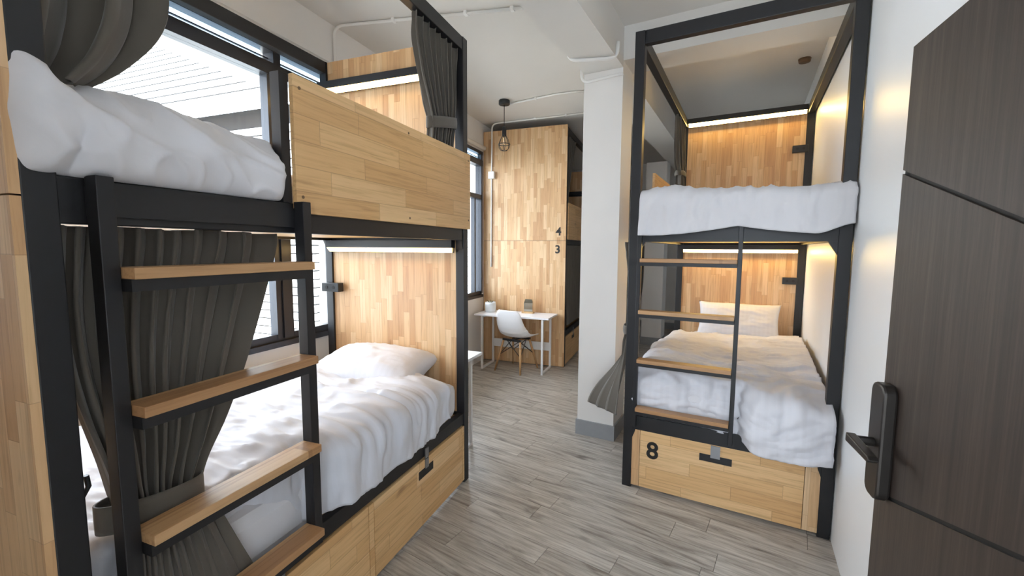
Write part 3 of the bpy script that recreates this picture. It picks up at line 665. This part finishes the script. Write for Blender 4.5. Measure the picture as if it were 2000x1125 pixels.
# pendant lamp
pc = on_z(985, 196, CH); px0, py0 = pc.x, pc.y
Pn = Thing('pendant_lamp', 'black wire cage pendant lamp with clear bulb hanging from the ceiling', 'lamp', (px0, py0, 2.72))
Pn.part('canopy', MB().lathe([(.06,0),(.065,.006),(.065,.045),(.06,.05)], (px0, py0, CH-.0505)), M['black'])
Pn.part('cord', MB().tube([(px0,py0,CH-.05),(px0,py0,2.995)], .004, 6), M['black'])
Pn.part('lamp_socket', MB().lathe([(.008,.02),(.024,0),(.026,-.09),(.022,-.095)][::-1], (px0, py0, 2.99)), M['black'])
Pn.part('bulb', MB().lathe([(.014,.09),(.02,.07),(.034,.03),(.038,0),(.03,-.025),(.012,-.036),(.001,-.038)][::-1], (px0, py0, 2.82)), M['bulb'])
Pn.part('filament', MB().tube([(px0-.006,py0,2.88),(px0-.012,py0,2.815),(px0,py0,2.805),(px0+.012,py0,2.815),(px0+.006,py0,2.88)], .0018, 5), M['fil'])
cage = Pn.part('cage', MB().tube([(px0+.068*math.cos(k*PI/10), py0+.068*math.sin(k*PI/10), 2.805) for k in range(20)], .004, 6, closed=True), M['black'])
for k in range(6):
    a = k*PI/3; Pn.part('cage_wire', MB().tube([(px0+r_*math.cos(a), py0+r_*math.sin(a), z) for r_, z in ((.024,2.90),(.05,2.855),(.068,2.805),(.062,2.765),(.04,2.738),(.004,2.729))], .0034, 6), M['black'], cage)

# ------------------------------------------------------------------ conduits
def conduit(label, pts, r=.011, clips=()):
    # pts already at their bends
    base = Vector(pts[0]); th = Thing('conduit', label, 'conduit', base, LM, 'white surface conduits')
    path = [Vector(p) for p in pts]; sm = [path[0]]
    for i in range(1, len(path)-1):
        a, b, c = path[i-1], path[i], path[i+1]; d1 = min(.08, (a-b).length*.4); d2 = min(.08, (c-b).length*.4)
        p, q = b+(a-b).normalized()*d1, b+(c-b).normalized()*d2
        for k in range(7):
            t = k/6; sm.append(p*(1-t)**2 + b*2*t*(1-t) + q*t*t)
    sm.append(path[-1]); th.part('pipe', MB().tube(sm, r, 10), M['pvc'])
    for cpt in clips:
        c = Vector(cpt); th.part('pipe_clip', B(c.x-.012, c.x+.012, c.y-.02, c.y+.02, c.z-r*1.15, c.z+r*1.15), M['pvc'])
    return th
zc = CH - .013
q0 = Vector((-2.505, 2.765, zc)); q1 = on_z(1043, 13, zc)
conduit('white conduit crossing the ceiling above the near left bunk', [(-2.505, 2.765, 2.95), q0, q1], clips=[q0.lerp(q1, .32), q0.lerp(q1, .68), q0.lerp(q1, .9)])
a0 = on_z(965, 241, zc); a1 = on_z(1146, 217, zc); yv = FY0 - .013
a0 = Vector((-2.382, yv, zc)); a1 = Vector((-1.0, yv-.05, zc))
f2 = conduit('white conduit with switch box running down the far end panel', [(-2.391, yv, 1.34), a0, a1], clips=[a0.lerp(a1, .45), a0.lerp(a1, .75)])
f2.part('switch_box', B(-2.42, -2.335, FY0-.055, FY0-.0005, 2.55, 2.645), M['pvc'], bevel=.004)
b0 = on_z(996, 203, zc); b1 = on_z(1090, 183, zc); b2 = on_z(1142, 178, zc)
conduit('white conduit leading to the pendant lamp', [b0, b1, b2], .010, clips=[b0.lerp(b1, .55)])
zb = 3.0 - .012
c0 = RM @ Vector((-.562, .30, 3.12)); c1 = RM @ Vector((-.562, .30, zb)); c2 = RM @ Vector((-.232, .42, zb)); c3 = RM @ Vector((-.225, .42, 3.10))
conduit('white conduit wrapped under the ceiling beam near the column', [c0, c1, c2, c3], .013)
c0 = RM @ Vector((-.57, .60, 3.08)); c1 = RM @ Vector((-.57, .612, 2.93)); c2 = RM @ Vector((-.40, .612, 2.94)); c3 = RM @ Vector((-.232, .612, 2.945))
conduit('white conduit bent around the top of the column', [c1 + (c0-c1), c1, c2, c3], .011)
conduit('white conduit line along the head of the near window', [(-2.49, -.2, 2.965), (-2.49, 1.0, 2.965), (-2.49, 2.70, 2.965)], .028)
conduit('white conduit line along the head of the far window', [(-2.49, 3.0, 2.965), (-2.49, 4.5, 2.965), (-2.49, 5.55, 2.965)], .028)
k0 = RM @ Vector((-2.2, 6.18, 2.80)); k1 = RM @ Vector((-.9, 6.18, 2.80)); k2 = RM @ Vector((1.0, 6.18, 2.80))
conduit('thin conduit along the far back wall', [k0, k1, k2], .011)
single('ceiling_fitting', MB().lathe([(.03,-.035),(.045,-.03),(.05,0)], tuple(RM @ Vector((1.03, 1.95, CH-.0005)))), M['brown'], 'small round brown fitting on the ceiling above the right bunk', 'detector', tuple(RM @ Vector((1.03, 1.95, CH))))
single('cable_box', B(1.09, 1.1575, 3.30, 3.40, 3.16, 3.24), M['pvc'], 'small white cable box high on the right wall', 'box', (1.12, 3.35, 3.16), RM, bevel=.004)

# ------------------------------------------------------------------ the house opposite
HX, HY = -6.5, 6.4
Hs = Thing('neighbour_house', 'white boarded house with pale roof seen through the windows', 'house', (HX-3.5, HY+4, -3))
Hs.part('wall', B(HX-9, HX-.03, HY+.03, 16, -3, 4.3), M['groove'])
bd1 = B(HX-.03, HX, HY, 16, 0, .138).mesh('siding_board', Vector(Hs.base)); bd1.materials.append(M['siding'])
bd2 = B(HX-9, HX-.03, HY, HY+.03, 0, .138).mesh('siding_board', Vector(Hs.base)); bd2.materials.append(M['siding'])
for k in range(-9, 24):
    for bd in (bd1, bd2):
        o = bpy.data.objects.new('siding_board', bd); COL.objects.link(o); o.parent = Hs.e
        t = random.uniform(0, .012); o.location = (t if bd is bd1 else 0, -t if bd is bd2 else 0, k*.165)
rs = Hs.part('roof', MB().prism([(HY-.45, 4.21), (HY+3.1, 8.4), (HY+3.1, 8.5), (HY-.45, 4.31)], 'x', HX-9.4, HX+.4), M['roof'])
Hs.part('fascia', B(HX-9.4, HX+.4, HY-.48, HY-.45, 4.14, 4.31), M['roof'])
for k in range(16):
    t = k/16; y = HY-.45+3.55*t; z = 4.31+4.19*t; Hs.part('roof_batten', B(HX-9.4, HX+.4, y-.02, y+.01, z-.012, z+.008), M['groove'], rs)
for x in (HX-1.75, HX-4.2, HX-6.6):
    w_ = Hs.part('window', B(x, x+1.1, HY-.05, HY, .75, 1.95), M['siding'])
    for q in (.10, .58): Hs.part('shutter', B(x+q, x+q+.42, HY-.075, HY-.05, .85, 1.85), M['teal'], w_)
rl = Hs.part('balustrade', B(HX+.10, HX+.2, HY-.05, HY+4, .72, .80), M['siding'])
for k in range(5): Hs.part('balustrade_post', B(HX+.11, HX+.19, HY+.05+k*.7, HY+.13+k*.7, -.2, .72), M['siding'], rl)
struct('ground_outside', B(-40, -2.9, -40, 50, -3.2, -3.0), M['grey'])
